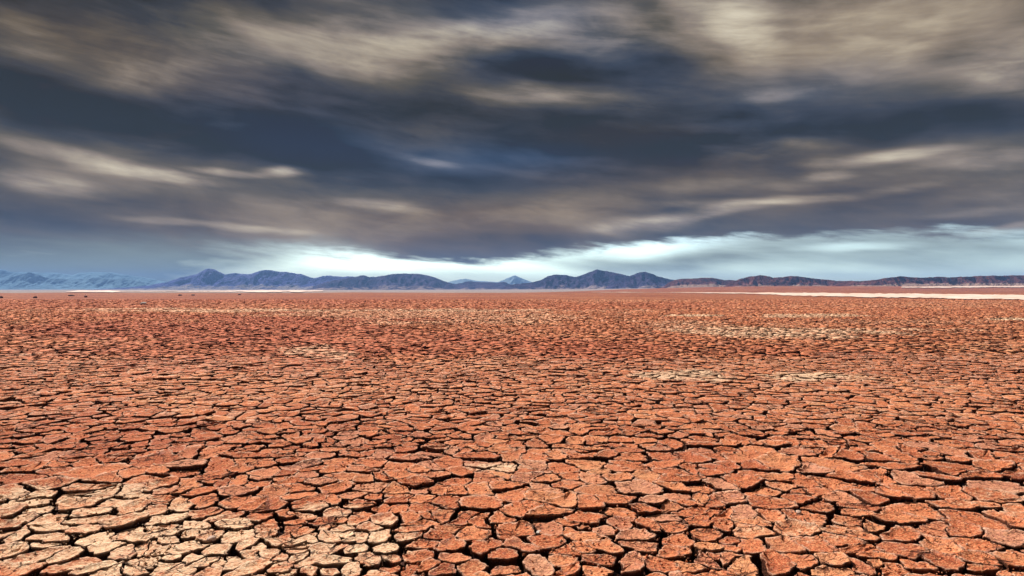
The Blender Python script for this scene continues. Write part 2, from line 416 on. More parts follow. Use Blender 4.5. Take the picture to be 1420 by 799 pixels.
# ------------------------------------------------------------------ the ground sheet
def ground_sheet():
    r = np.concatenate([np.linspace(-8, PLATE_FAR + 4, 110), np.geomspace(PLATE_FAR + 6, 3250, 150)])
    u = np.tan(np.linspace(-0.98, 0.98, 161))
    Y, U = np.meshgrid(r, u, indexing='ij')
    X = U * np.maximum(np.abs(Y), 6) * 1.0
    X = np.where(Y < 6, U * 6, X)
    # inside the plate field the bed lies below the plates
    edge = PLATE_FAR + (fbm(X * .1, X * 0, 2, 3) - .5) * 4
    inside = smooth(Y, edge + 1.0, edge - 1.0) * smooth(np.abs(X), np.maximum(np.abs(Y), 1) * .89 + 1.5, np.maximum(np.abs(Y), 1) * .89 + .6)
    Z = rise(X, Y) - inside * 0.085 + (fbm(X * .02, Y * .02, 4, 8) - .5) * 0.25 * smooth(Y, 110, 260)
    V = np.stack([X, Y, Z], -1).reshape(-1, 3)
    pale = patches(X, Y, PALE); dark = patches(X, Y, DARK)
    # pale alluvial plain beyond the red clay on the left and centre
    px, py = to_px(X, Y)
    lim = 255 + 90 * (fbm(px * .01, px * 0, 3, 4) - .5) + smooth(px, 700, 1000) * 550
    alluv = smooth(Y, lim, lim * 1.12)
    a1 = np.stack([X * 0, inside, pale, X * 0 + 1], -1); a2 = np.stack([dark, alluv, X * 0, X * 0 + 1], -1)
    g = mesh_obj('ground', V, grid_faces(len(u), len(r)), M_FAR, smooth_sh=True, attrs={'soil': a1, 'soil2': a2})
    g['kind'] = 'structure'
    g['label'] = 'flat red clay plain split by deep dry cracks, reaching the foot of the mountains'
    return g
GROUND = ground_sheet()

# ------------------------------------------------------------------ mud plates
TILES = {   # plate centres read off the photograph, region by region (tile pixels, 5.025 per photo pixel)
 0: [(60,30),(220,50),(410,30),(580,10),(60,130),(340,170),(60,230),(620,80),(770,130),(950,100),(620,185),(700,225),(70,315),(240,285),(270,350),(560,295),(540,245),(850,270),(930,200),(60,365),(360,395),(640,370),(60,440),(330,480),(600,470),(850,430),(60,540),(290,560),(40,630),(240,640),(700,550),(450,650),(750,610),(950,510),(980,600),(520,720),(100,760),(930,740),(720,780),(960,330)],
 200: [(40,190),(170,210),(350,160),(350,205),(300,60),(70,90),(500,130),(650,50),(520,30),(780,15),(650,130),(810,140),(500,85),(240,300),(420,270),(640,215),(660,290),(860,310),(920,210),(950,110),(880,85),(780,400),(590,395),(380,430),(480,360),(100,330),(150,400),(80,490),(330,505),(220,500),(630,510),(600,460),(850,470),(880,505),(200,545),(500,600),(700,575),(340,575),(80,590),(190,610),(200,690),(310,680),(400,700),(500,740),(620,670),(710,645),(820,595),(840,645),(930,570),(960,660),(760,740),(980,740),(40,710),(260,775),(980,400),(980,500)],
 400: [(120,30),(330,10),(560,20),(300,60),(130,95),(470,55),(780,35),(930,50),(30,120),(400,100),(200,145),(330,190),(540,125),(640,115),(750,100),(40,190),(570,180),(710,200),(900,150),(950,190),(460,245),(600,250),(780,260),(940,260),(100,250),(300,280),(200,320),(520,320),(660,340),(780,330),(960,320),(380,360),(530,370),(60,390),(230,430),(450,430),(680,415),(850,395),(970,390),(360,460),(550,470),(640,520),(880,490),(50,490),(130,545),(250,540),(380,515),(450,560),(30,590),(190,605),(345,610),(700,610),(940,570),(30,650),(110,700),(330,710),(450,760),(600,700),(700,685),(640,770),(830,750),(870,660),(960,740),(40,780),(150,780)],
 600: [(90,20),(190,80),(50,95),(130,130),(330,20),(500,60),(730,50),(880,45),(370,110),(680,110),(810,130),(50,190),(170,200),(290,190),(560,200),(910,160),(800,190),(810,235),(970,120),(75,290),(310,300),(660,350),(930,270),(45,380),(180,400),(350,420),(550,475),(115,480),(230,500),(50,525),(860,450),(90,590),(340,600),(480,660),(640,620),(820,550),(110,690),(700,730),(880,690),(950,630),(250,740),(80,760),(980,460),(480,780),(980,770)],
 800: [(80,30),(420,30),(600,20),(180,70),(70,120),(260,100),(490,90),(430,200),(650,70),(700,120),(880,60),(150,200),(820,190),(270,270),(70,290),(540,290),(720,250),(960,270),(810,330),(290,345),(430,330),(70,400),(50,440),(50,510),(270,430),(400,510),(560,470),(640,390),(880,430),(930,530),(710,550),(440,600),(210,600),(50,620),(670,630),(120,700),(90,770),(400,730),(600,730),(800,740),(870,680),(960,660),(960,360)],
 1000: [(50,40),(230,70),(410,30),(640,60),(800,40),(110,160),(390,120),(560,140),(320,205),(430,185),(50,270),(620,205),(770,150),(900,110),(950,190),(350,300),(520,260),(720,310),(840,255),(160,380),(400,390),(20,370),(20,455),(180,475),(640,400),(460,470),(920,350),(900,430),(30,560),(170,590),(430,600),(640,580),(860,570),(30,670),(150,710),(560,690),(340,730),(800,700),(930,510),(850,770),(950,720)],
 1220: [(-50,100),(-75,250),(-40,470),(-60,680),(120,40),(350,90),(60,110),(550,50),(650,90),(850,60),(950,80),(230,220),(70,230),(500,230),(800,160),(750,260),(220,330),(560,310),(900,310),(120,410),(370,470),(650,400),(900,400),(560,490),(830,530),(100,510),(140,620),(420,590),(650,600),(420,690),(700,690),(900,700),(250,740),(60,740),(850,770)],
}
hand = []
for x0, lst in TILES.items():
    for X, Y in lst:
        hand.append(px2g(x0 + X / 5.025, 640 + Y / 5.025 + 1.0))
# main cracks (wide) seen in the photograph
CRACKS = [
 [(0,698),(30,692),(45,686),(70,688),(95,680),(110,672),(125,674),(150,676),(175,668)], [(20,655),(30,672),(40,686)], [(75,692),(90,702),(98,716),(95,730),(100,745),(112,757),(130,775),(165,782),(175,770)],
 [(130,722),(150,712),(170,706),(200,700)], [(0,742),(30,748),(60,742)], [(200,668),(230,671),(262,662),(280,655),(290,645)], [(285,660),(300,674),(330,674),(355,682),(375,690)], [(230,712),(262,712),(285,700),(300,697),(320,708),(330,720)],
 [(290,735),(310,728)], [(275,755),(290,772),(315,766),(330,758)], [(390,705),(385,725),(380,740)], [(400,706),(415,706),(440,712),(470,705),(480,698)], [(440,665),(455,686),(480,686)], [(495,700),(520,692),(522,708)],
 [(420,728),(440,737),(465,735)], [(545,725),(550,735),(565,750),(560,765)], [(500,758),(520,770),(540,768),(565,760)], [(626,708),(690,712),(698,695),(696,680)], [(690,690),(690,705),(700,718),(730,726),(755,724),(772,714)],
 [(670,740),(680,728),(690,715)], [(600,770),(625,762),(640,750)], [(635,760),(650,775),(680,790),(700,785)], [(700,745),(704,755),(710,750)], [(730,745),(745,758),(765,762),(790,752),(800,748)], [(712,778),(740,775),(760,765)],
 [(600,725),(618,722),(630,712)], [(655,690),(668,672),(660,660)], [(800,680),(820,690),(835,684),(850,660)], [(862,688),(890,696),(918,688)], [(800,712),(840,710),(855,712)], [(820,735),(825,720),(840,712)], [(830,742),(850,742),(860,756),(870,755),(905,750),(920,745),(938,735)],
 [(820,770),(850,778),(870,765)], [(850,778),(848,799)], [(895,772),(915,758),(925,745)], [(938,735),(955,745),(975,732),(1000,738)], [(950,772),(965,765)], [(915,724),(940,732)], [(1000,657),(1015,658),(1022,645)],
 [(1022,660),(1045,672),(1060,665),(1080,658),(1100,655),(1106,642)], [(1085,688),(1105,686),(1120,680)], [(1000,706),(1012,704),(1025,695)], [(1050,765),(1065,755),(1072,750)], [(1145,730),(1155,720)], [(1165,704),(1195,704)], [(1000,796),(1040,798),(1050,785)],
 [(1245,668),(1268,652)], [(1255,666),(1280,672),(1320,665),(1330,662)], [(1235,692),(1270,695),(1300,692)], [(1225,735),(1255,728),(1280,720)], [(1340,745),(1365,757),(1395,762),(1420,755)], [(1310,755),(1322,745)], [(1315,790),(1345,795)], [(1362,716),(1385,708)],
]
cr_seg = []
for pl in CRACKS:
    g = [px2g(a, b) for a, b in pl]
    cr_seg += list(zip(g[:-1], g[1:]))
CS = np.array([[a[0], a[1], b[0], b[1]] for a, b in cr_seg])
def crack_near(x, y):
    ax, ay, bx, by = CS.T
    vx, vy = bx - ax, by - ay
    t = np.clip(((x - ax) * vx + (y - ay) * vy) / (vx * vx + vy * vy + 1e-9), 0, 1)
    return float(np.min(np.hypot(x - ax - t * vx, y - ay - t * vy)))

HAND_Y = px2g(0, 641)[1]          # hand-read plates lie nearer than this
PITCH = 0.18
def make_sites(y0, y1, pitch, seed, avoid=True):
    rg = random.Random(seed)
    out = []
    ny = int((y1 - y0) / pitch) + 1
    for j in range(ny):
        Y = y0 + j * pitch
        half = 0.91 * max(Y, 0) + 2.2
        nx = int(2 * half / pitch)
        for i in range(nx):
            x = -half + (i + .5 * (j % 2)) * pitch + rg.uniform(-.46, .46) * pitch
            y = Y + rg.uniform(-.46, .46) * pitch
            dens = vnoise(x * .7, y * .7, 21)
            if rg.random() < 0.04 + 0.46 * dens: continue
            if avoid and y < HAND_Y + .12 and y > px2g(0, 802)[1] and abs(x) < 0.80 * y + .08: continue
            out.append((x, y))
            if rg.random() < 0.34 * (1 - dens):
                out.append((x + rg.uniform(-.5, .5) * pitch, y + rg.uniform(-.5, .5) * pitch))
    return out
xr = random.Random(77)
for hx, hy in list(hand):
    if xr.random() < .26:
        a_ = xr.uniform(0, 6.28); hand.append((hx + .10 * math.cos(a_), hy + .10 * math.sin(a_)))
sites = hand + make_sites(1.9, PLATE_NEAR + 0.5, PITCH, 3)
NH = len(hand)
SX = [s[0] for s in sites]; SY = [s[1] for s in sites]
# coarse cells decide which random cracks run wide and long
CP = 0.85
def coarse(x, y):
    best = 1e9; bi = None
    cx, cy = math.floor(x / CP), math.floor(y / CP)
    for i in (-1, 0, 1):
        for j in (-1, 0, 1):
            a, b = cx + i, cy + j
            h = (a * 73856093 ^ b * 19349663) & 0xffff
            px_, py_ = (a + .1 + .8 * ((h & 255) / 255)) * CP, (b + .1 + .8 * ((h >> 8) / 255)) * CP
            d = (x - px_) ** 2 + (y - py_) ** 2
            if d < best: best = d; bi = (a, b)
    return bi
CELLS = [coarse(x, y) for x, y in sites]

def ehash(i, j):
    if i > j: i, j = j, i
    v = (i * 2654435761 ^ (j * 40503 + 12345) * 2246822519) & 0xffffffff
    v ^= v >> 15; v = (v * 2246822519) & 0xffffffff; v ^= v >> 13
    return (v & 0xffff) / 65535.0

HB = 0.5
bins = {}
for i, (x, y) in enumerate(sites):
    bins.setdefault((math.floor(x / HB), math.floor(y / HB)), []).append(i)

def voronoi(i, wfun):
    x0, y0 = SX[i], SY[i]
    bx, by = math.floor(x0 / HB), math.floor(y0 / HB)
    nb = []
    for a in range(-2, 3):
        for b in range(-2, 3):
            for j in bins.get((bx + a, by + b), ()):
                if j != i:
                    dd = (SX[j] - x0) ** 2 + (SY[j] - y0) ** 2
                    if 1e-6 < dd < 1.0: nb.append((dd, j))
    nb.sort()
    r = 0.42
    poly = [(-r, -r), (r, -r), (r, r), (-r, r)]
    rmax = r * r * 2
    for dd, j in nb:
        if dd > 4 * rmax: break
        d = math.sqrt(dd)
        nx, ny = (SX[j] - x0) / d, (SY[j] - y0) / d
        c = d / 2 - wfun(i, j)
        if c < 0.012: c = 0.012
        new = []; ch = False
        m = len(poly)
        px_, py_ = poly[-1]; ps = px_ * nx + py_ * ny - c
        for q in poly:
            qs = q[0] * nx + q[1] * ny - c
            if (ps <= 0) != (qs <= 0):
                t = ps / (ps - qs)
                new.append((px_ + (q[0] - px_) * t, py_ + (q[1] - py_) * t)); ch = True
            if qs <= 0: new.append(q)
            else: ch = True
            px_, py_ = q; ps = qs
        if ch:
            poly = new
            if len(poly) < 3: return None
            rmax = max(a * a + b * b for a, b in poly)
    return poly

def width(i, j):
    h = ehash(i, j)
    if i < NH and j < NH:
        mx, my = (SX[i] + SX[j]) / 2, (SY[i] + SY[j]) / 2
        if crack_near(mx, my) < 0.055: return 0.013 + 0.011 * h
        return 0.0038 + 0.0085 * h * h
    if CELLS[i] != CELLS[j]: return 0.012 + 0.014 * h
    if h < 0.22: return 0.0018
    return 0.0055 + 0.014 * (h - .22)

def warp(P, near):
    """shared wobble of the ground plan, so both flanks of a crack bend together"""
    x, y = P[:, 0], P[:, 1]
    ox = (fbm(x * 5, y * 5, 3, 31) - .5) * 0.12
    oy = (fbm(x * 5 + 9, y * 5, 3, 47) - .5) * 0.12
    if near:
        ox += (fbm(x * 24, y * 24, 3, 71, .8) - .5) * 0.056
        oy += (fbm(x * 24 + 5, y * 24, 3, 83, .8) - .5) * 0.056
    return np.stack([x + ox, y + oy], 1)

def refine(poly, seg):
    out = []
    m = len(poly)
    P0 = []
    for a in range(m):                       # cut corners
        p, q = poly[a], poly[(a + 1) % m]
        L = math.hypot(q[0] - p[0], q[1] - p[1])
        if L < 1e-4: continue
        c1 = min(0.036 if p[1] < 0 else 0.010, 0.33 * L) / L       # corners on the near side are cut rounder
        c2 = min(0.036 if q[1] < 0 else 0.010, 0.33 * L) / L
        P0.append((p[0] + (q[0] - p[0]) * c1, p[1] + (q[1] - p[1]) * c1))
        P0.append((q[0] + (p[0] - q[0]) * c2, q[1] + (p[1] - q[1]) * c2))
    if not seg: return P0
    m = len(P0)
    for a in range(m):
        p, q = P0[a], P0[(a + 1) % m]
        L = math.hypot(q[0] - p[0], q[1] - p[1])
        k_ = max(1, int(round(L / seg)))
        for b in range(k_):
            t = b / k_
            out.append((p[0] + (q[0] - p[0]) * t, p[1] + (q[1] - p[1]) * t))
    return out

# plates are collected first: ground plan and level of detail, then lifted to meshes with numpy
BUF = {'V': [], 'L': [], 'T': [], 'A': [], 'B': [], 'n': 0}
def plate_geom(idx, outline, lod, rg):
    """rings from the buried foot up over the curled rim to the dished middle"""
    n_ = len(outline)
    c = outline.mean(0)
    rel = outline - c
    rad = np.hypot(rel[:, 0], rel[:, 1])
    size = rad.mean()
    h0 = rg.uniform(-.007, .009)
    curl = rg.uniform(.002, .022 if lod == 1 else .024) * min(1.2, size / .13)
    tx, ty = rg.gauss(0, .035), rg.gauss(-.012, .04)      # slight tilt of the whole plate
    if lod == 1: rings = [(-.09, 1.0, 'w'), (-.03, 1.0, 'u'), (-.014, 1.0, 'w2'), (1.0, .985, 'r'), (.72, .88, 'r2'), (.22, .62, 'm'), (0.0, .30, 'c')]
    elif lod == 2: rings = [(-.08, 1.0, 'w'), (-.01, 1.0, 'w2'), (1.0, .985, 'r'), (.30, .70, 'm')]
    else: rings = [(-.07, 1.0, 'w'), (1.0, 1.0, 'r')]
    V = []; A = []
    rnd = rg.random()
    jag = np.array([rg.random() for _ in range(n_)])
    lift = curl * (0.55 + 0.9 * vnoise(outline[:, 0] * 9 + idx, outline[:, 1] * 9, 3))
    if lod == 2: lift = lift * (.7 + .6 * jag)
    else: lift = lift + (jag - .5) * .004
    for z, s, kind in rings:
        P = c + rel * s
        if kind == 'w': P = c + rel * 0.86; zz = np.full(n_, z)
        elif kind == 'u': P = c + rel * 0.90; zz = h0 + lift - 0.030 + tx * rel[:, 0] + ty * rel[:, 1]
        elif kind == 'w2': zz = h0 + lift - 0.010 + tx * rel[:, 0] + ty * rel[:, 1]; P = c + rel * 1.0
        else:
            zz = h0 + lift * z + tx * P[:, 0] * 0 + tx * rel[:, 0] * s + ty * rel[:, 1] * s
            if lod == 1: zz = zz + (fbm(P[:, 0] * 30, P[:, 1] * 30, 2, 91) - .5) * (.012 if kind != 'r' else .014)
        V.append(np.column_stack([P, zz]))
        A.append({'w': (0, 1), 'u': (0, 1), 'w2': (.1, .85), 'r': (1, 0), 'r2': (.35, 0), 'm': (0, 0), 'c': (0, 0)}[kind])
    V.append(np.array([[c[0], c[1], h0]])); A.append((0, 0))
    VV = np.concatenate(V)
    R_ = len(rings)
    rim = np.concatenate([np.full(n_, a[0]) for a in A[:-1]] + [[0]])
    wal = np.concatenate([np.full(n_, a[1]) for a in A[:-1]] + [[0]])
    pal = patches(VV[:, 0], VV[:, 1], PALE)
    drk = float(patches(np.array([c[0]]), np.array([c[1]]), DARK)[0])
    pal = pal * (0.62 + 0.50 * rg.random())
    one = np.ones(len(VV))
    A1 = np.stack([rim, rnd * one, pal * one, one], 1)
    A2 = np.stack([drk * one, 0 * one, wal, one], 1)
    k = np.arange(n_); k2 = (k + 1) % n_
    quads = []
    for r in range(R_ - 1):
        quads.append(np.stack([r * n_ + k, r * n_ + k2, (r + 1) * n_ + k2, (r + 1) * n_ + k], 1))
    Q = np.concatenate(quads)
    T = np.stack([(R_ - 1) * n_ + k, (R_ - 1) * n_ + k2, np.full(n_, R_ * n_)], 1)
    return VV, np.concatenate([Q.ravel(), T.ravel()]), np.concatenate([np.full(len(Q), 4), np.full(len(T), 3)]), A1, A2

def buf_add(g):
    V, L, T, A, B_ = g
    BUF['V'].append(V); BUF['L'].append(L + BUF['n']); BUF['T'].append(T); BUF['A'].append(A); BUF['B'].append(B_)
    BUF['n'] += len(V)

near = []           # (size in the picture, geometry)
rg = random.Random(99)
order = sorted(range(len(sites)), key=lambda i: SY[i])
raw = []
for i in order:
    x, y = sites[i]
    poly = voronoi(i, width)
    if not poly: continue
    lod = 1 if y < 7.2 else 2 if y < 13 + 3 * vnoise(x * .5, y * .5, 2) else 3
    pts = refine(poly, 0.022 if lod == 1 else 0.09 if lod == 2 else 0) if y < 15 else poly
    if len(pts) < 3: continue
    raw.append((i, lod, np.array(pts) + (x, y)))
# warp everything in one go
allp = np.concatenate([r_[2] for r_ in raw])
wn = warp(allp, True)
cur = 0
far_raw = []
for i, lod, pts in raw:
    m = len(pts); o_ = wn[cur:cur + m]; cur += m
    if lod < 3:
        g = plate_geom(i, o_, lod, rg)
        c = o_.mean(0)
        u, v = to_px(c[0], c[1])
        vis = -25 < u < 1445 and v < 812
        ext = np.ptp(o_[:, 0]) / c[1] * FOC
        area = ext * np.ptp(o_[:, 1]) * EYE * FOC / c[1] ** 2
        near.append((area if vis else 0, g))
    else: far_raw.append((i, o_))
near.sort(key=lambda t: -t[0])
for a, g in near[:300]:
    V, L, T, A, B_ = g
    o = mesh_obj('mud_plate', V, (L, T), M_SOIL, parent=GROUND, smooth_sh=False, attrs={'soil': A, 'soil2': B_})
for a, g in near[300:]: buf_add(g)

# plates of the middle distance, vectorised by corner count
def batch(outl, seed, lip=True):
    rgn = np.random.default_rng(seed)
    by = {}
    for o_ in outl: by.setdefault(len(o_), []).append(o_)
    for n_, lst in by.items():
        O = np.stack(lst)                               # k, n, 2
        K = len(O)
        c = O.mean(1, keepdims=True); rel = O - c
        h0 = rgn.uniform(-.007, .009, (K, 1)); dist_ = c[:, 0, 1][:, None]; curl = rgn.uniform(.004, .028, (K, 1)) * np.clip(dist_ / 26, .8, 1.25)
        tx = rgn.normal(0, .04, (K, 1)); ty = rgn.normal(-.012, .045, (K, 1))
        zr = h0 + curl * (rgn.uniform(.3, 1.5, (K, n_)) + rgn.choice([0, .8], (K, n_), p=[.92, .08])) + tx * rel[..., 0] + ty * rel[..., 1]
        foot = np.concatenate([c + rel * .90, np.full((K, n_, 1), -.07)], 2)
        rim = np.concatenate([O, zr[..., None]], 2)
        cen = np.concatenate([c, h0[..., None]], 2)
        under = np.concatenate([c + rel * .985, (zr - .006)[..., None]], 2)
        rr_ = 3 if lip else 2
        V = np.concatenate(([foot, under, rim, cen] if lip else [foot, rim, cen]), 1)
        pal = patches(c[:, 0, 0], c[:, 0, 1], PALE) * (0.6 + .6 * rgn.random(K))
        drk = patches(c[:, 0, 0], c[:, 0, 1], DARK)
        rnd = rgn.random(K)
        m = rr_ * n_ + 1; ro = (rr_ - 1) * n_
        A = np.zeros((K, m, 4)); B_ = np.zeros((K, m, 4))
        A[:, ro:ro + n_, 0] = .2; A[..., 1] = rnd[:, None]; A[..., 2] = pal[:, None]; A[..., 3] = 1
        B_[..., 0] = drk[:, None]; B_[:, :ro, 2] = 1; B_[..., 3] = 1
        k = np.arange(n_); k2 = (k + 1) % n_
        q = np.concatenate([np.stack([z_ * n_ + k, z_ * n_ + k2, (z_ + 1) * n_ + k2, (z_ + 1) * n_ + k], 1).ravel() for z_ in range(rr_ - 1)]); t = np.stack([ro + k, ro + k2, np.full(n_, ro + n_)], 1).ravel()
        off = (np.arange(K) * m)[:, None]
        L = np.concatenate([(q[None] + off).ravel(), (t[None] + off).ravel()])
        T = np.concatenate([np.full(K * n_ * (rr_ - 1), 4), np.full(K * n_, 3)])
        buf_add((V.reshape(-1, 3), L, T, A.reshape(-1, 4), B_.reshape(-1, 4)))
lip_r = random.Random(8)
with_lip = [lip_r.random() > (o_[0][1] - 14) / 26 for _, o_ in far_raw]
batch([o_ for (_, o_), q in zip(far_raw, with_lip) if q], 5)
batch([o_ for (_, o_), q in zip(far_raw, with_lip) if not q], 55, False)

# beyond that one block of plates, laid edge to edge by translation
N = 32
TP = 0.31
def tile_sites():
    rt = random.Random(5)
    base_ = {}
    for a in range(N):
        for b in range(N):
            base_[(a, b)] = ((a + rt.uniform(.04, .96)) * TP, (b + rt.uniform(.04, .96)) * TP)
    return base_
ts = tile_sites()
SX, SY, bins = [], [], {}
HBs = HB
ids = []
for a in range(-3, N + 3):
    for b in range(-3, N + 3):
        x, y = ts[(a % N, b % N)]
        SX.append(x + (a // N) * N * TP); SY.append(y + (b // N) * N * TP)
        i = len(SX) - 1
        ids.append(((a % N) * N + b % N))
        bins.setdefault((math.floor(SX[i] / HB), math.floor(SY[i] / HB)), []).append(i)
        if 0 <= a < N and 0 <= b < N: pass
def wt(i, j):
    h = ehash(ids[i], ids[j]); return 0.020 + .02 * h if h > .6 else 0.004 + .012 * h
tile = []
for a in range(N):
    for b in range(N):
        i = (a + 3) * (N + 6) + b + 3
        poly = voronoi(i, wt)
        if poly and len(poly) > 2: tile.append(np.array(poly) + (SX[i], SY[i]))
W_ = N * TP
lo = PLATE_NEAR
outl = []
tc_ = np.array([t.mean(0) for t in tile])
for jy in range(int((PLATE_FAR - lo) / W_) + 2):
    for jx in range(-13, 13):
        C = tc_ + (jx * W_, lo + jy * W_)
        ok = (C[:, 1] < PLATE_FAR) & (C[:, 1] > PLATE_NEAR + .15) & (np.abs(C[:, 0]) < .91 * C[:, 1] + 1)
        for t, o_ in zip(np.nonzero(ok)[0], [None] * int(ok.sum())):
            outl.append(tile[t] + (jx * W_, lo + jy * W_))
batch(outl, 6, False)
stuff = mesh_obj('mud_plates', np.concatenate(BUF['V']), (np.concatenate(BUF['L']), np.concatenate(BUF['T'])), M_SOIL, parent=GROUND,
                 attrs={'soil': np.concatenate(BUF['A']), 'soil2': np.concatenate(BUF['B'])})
stuff['kind'] = 'stuff'
print('plates', len(near), len(far_raw), len(outl), 'tris', int((np.concatenate(BUF['T']) - 2).sum()))

# loose crumbs of clay on plates and in cracks
def crumbs(count=30000):
    ico = np.array([(1, 0, 0), (-1, 0, 0), (0, 1, 0), (0, -1, 0), (0, 0, 1), (0, 0, -1)], float)
    fc = np.array([(0, 2, 4), (2, 1, 4), (1, 3, 4), (3, 0, 4), (2, 0, 5), (1, 2, 5), (3, 1, 5), (0, 3, 5)])
    y = 2.0 + 9.5 * rng.random(count) ** 1.4
    x = (rng.random(count) * 2 - 1) * (.84 * y + .3)
    s = .0022 + .0095 * rng.random(count) ** 3
    cl = fbm(x * 3, y * 3, 3, 55) > .47
    x, y, s = x[cl], y[cl], s[cl]
    K = len(x)
    z = np.where(rng.random(K) < .8, .009, -.03)
    V = ico[None] * s[:, None, None] * rng.uniform(.55, 1.35, (K, 6, 1)) + np.stack([x, y, z], 1)[:, None]
    one = np.ones((K, 6))
    pal = patches(x, y, PALE)[:, None] * one
    A = np.stack([one * (rng.random((K, 1)) > .6), one * rng.random((K, 1)), pal, one], -1)
    L = (fc.ravel()[None] + (np.arange(K) * 6)[:, None]).ravel()
    o = mesh_obj('soil_crumbs', V.reshape(-1, 3), (L, np.full(K * 8, 3)), M_SOIL, parent=GROUND,
                 attrs={'soil': A.reshape(-1, 4), 'soil2': np.stack([0 * one, 0 * one, 0 * one, one], -1).reshape(-1, 4)})
    o['kind'] = 'stuff'
crumbs()

# ------------------------------------------------------------------ salt flats
def salt_strip(pts, label, off=.03, seed=0):
    """pts: (x, top row, bottom row) in the photograph, turned into ground positions"""
    xs = np.arange(pts[0][0], pts[-1][0] + 1, 4.0)
    tp = np.interp(xs, [p[0] for p in pts], [p[1] for p in pts]); bt = np.interp(xs, [p[0] for p in pts], [p[2] for p in pts])
    V = []
    M = 6
    for q, x in enumerate(xs):
        j1 = (float(fbm(q * .25, 0.0, 5, seed, .7)) - .5) * 2.4; j2 = (float(fbm(q * .25, 7.0, 5, seed + 3, .7)) - .5) * 3.0
        th = bt[q] - tp[q]
        a = px2g_t(x, tp[q] + j1 * min(1, th * .3), off); b = px2g_t(x, bt[q] + j2 * min(1.2, th * .35), off)
        for k in range(M):
            t = k / (M - 1)
            X, Y = a[0] + (b[0] - a[0]) * t, a[1] + (b[1] - a[1]) * t
            V.append((X, Y, float(rise(X, Y)) + off))
    o = mesh_obj('salt_flat', V, grid_faces(M, len(xs)), M_SALT, smooth_sh=True)
    o['kind'] = 'structure'; o['label'] = label
salt_strip([(820, 405.5, 405.7), (860, 405.4, 406.0), (900, 405.8, 406.0), (960, 405.8, 406.6), (1040, 406.3, 407.8), (1140, 406.8, 411.8), (1260, 407.8, 413.8), (1380, 409.2, 416.2), (1480, 410, 418)],
           'long white salt strip crossing the plain on the right', .12, 1)
salt_strip([(1250, 398.6, 399.6), (1290, 397.8, 400), (1380, 397.4, 399.4), (1480, 397.2, 399.4)], 'thin pale salt band just under the low right hills', .5, 2)
salt_strip([(92, 404.6, 405.3), (112, 403.4, 406.2), (150, 403.0, 406.0), (178, 404.4, 405.2), (215, 404.2, 405.0), (300, 404.0, 405.4), (350, 402.8, 405.8), (410, 402.6, 405.8), (450, 403.6, 404.6)],
           'thin white salt band below the blue mountains on the left', .3, 3)

# ------------------------------------------------------------------ mountains
def mountain(name, prof, dist, depth, base_z, mat, label, seed, sand_low=.25, relief=1.0, rough=1.0):
    xs = np.array([p[0] for p in prof], float); ys = np.array([p[1] for p in prof], float)
    x = np.linspace(xs[0], xs[-1], max(120, int((xs[-1] - xs[0]) * 1.1)))
    yy = np.interp(x, xs, ys)
    kern = np.array([1, 2, 3, 2, 1.]); kern /= kern.sum()
    yy = np.convolve(np.pad(yy, 2, mode='edge'), kern, 'valid')
    yy = yy + (fbm(x * .18, x * 0, 3, seed) - .5) * 1.3 * rough
    Xr = (x - 710) / FOC * dist
    Hh = np.maximum(EYE + (HOR - yy) / FOC * dist - base_z, 0)
    end = smooth(x, xs[0], xs[0] + 14) * smooth(x, xs[-1], xs[-1] - 14)
    Hh = Hh * end
    nv = 56
    v = np.linspace(-1, 1, nv)
    VX, VV_ = np.meshgrid(Xr, v)
    HH = np.tile(Hh, (nv, 1))
    t = np.abs(VV_)
    sc_ = 26.0 / dist * 1000 / depth * 2
    # spurs and gullies run down from the crest
    wobx = (fbm(VX / (depth * .5), VV_ * 2, 3, seed + 5) - .5) * depth * .35
    rid = 1 - np.abs(2 * fbm((VX + wobx * t) / (depth * .28), VV_ * 1.6 + 3, 4, seed + 1) - 1)
    rid2 = 1 - np.abs(2 * fbm((VX + wobx * t) / (depth * .09), VV_ * 3.1 + 3, 3, seed + 2) - 1)
    ramp = (1 - t) ** (1.15)
    body = ramp * (1 - (1 - rid) * np.minimum(1, t * 3.2) * 1.15 * relief - (1 - rid2) * .5 * relief * np.minimum(1, t * 3))
    body = np.clip(body, 0, 1)
    Z = base_z - 1.5 + (HH + 1.5) * body
    # a low sandy apron at the foot
    Y = dist + VV_ * depth * (0.55 + 0.45 * fbm(VX / depth, VX * 0, 2, seed + 7))
    Xw = VX * (Y / dist) ** 0.0
    hrel = body
    sand = sand_low * smooth(body, .60, .12) * 2.4
    a = np.stack([hrel, sand, hrel * 0, hrel * 0 + 1], -1)
    o = mesh_obj(name, np.stack([Xw, Y, Z], -1).reshape(-1, 3), grid_faces(len(x), nv), mat, smooth_sh=True, attrs={'soil': a})
    o['kind'] = 'structure'; o['label'] = label
    return o

MM_B = mountain_material('hazed_blue_rock', (0.045, 0.055, 0.26), (0.15, 0.15, 0.42), (0.42, 0.36, 0.36), 1.0)  # blue of the haze put into the rock colour
MM_C = mountain_material('dark_violet_rock', (0.030, 0.022, 0.075), (0.095, 0.066, 0.15), (0.46, 0.34, 0.33), 1.4)  # violet rock, strengthened to carry some of the haze tint
MM_D = mountain_material('dark_maroon_rock', (0.085, 0.028, 0.030), (0.22, 0.080, 0.070), (0.46, 0.30, 0.24), 2.2)
MM_F = mountain_material('hazed_faint_rock', (0.34, 0.46, 0.52), (0.36, 0.48, 0.54), (0.4, 0.5, 0.56), .7, 3.0)  # fading by haze painted into the rock and sand colours
MM_A = mountain_material('hazed_pale_rock', (0.18, 0.33, 0.46), (0.21, 0.37, 0.50), (0.20, 0.34, 0.46), .7, 4.0)  # paleness of distant haze painted as rock colour

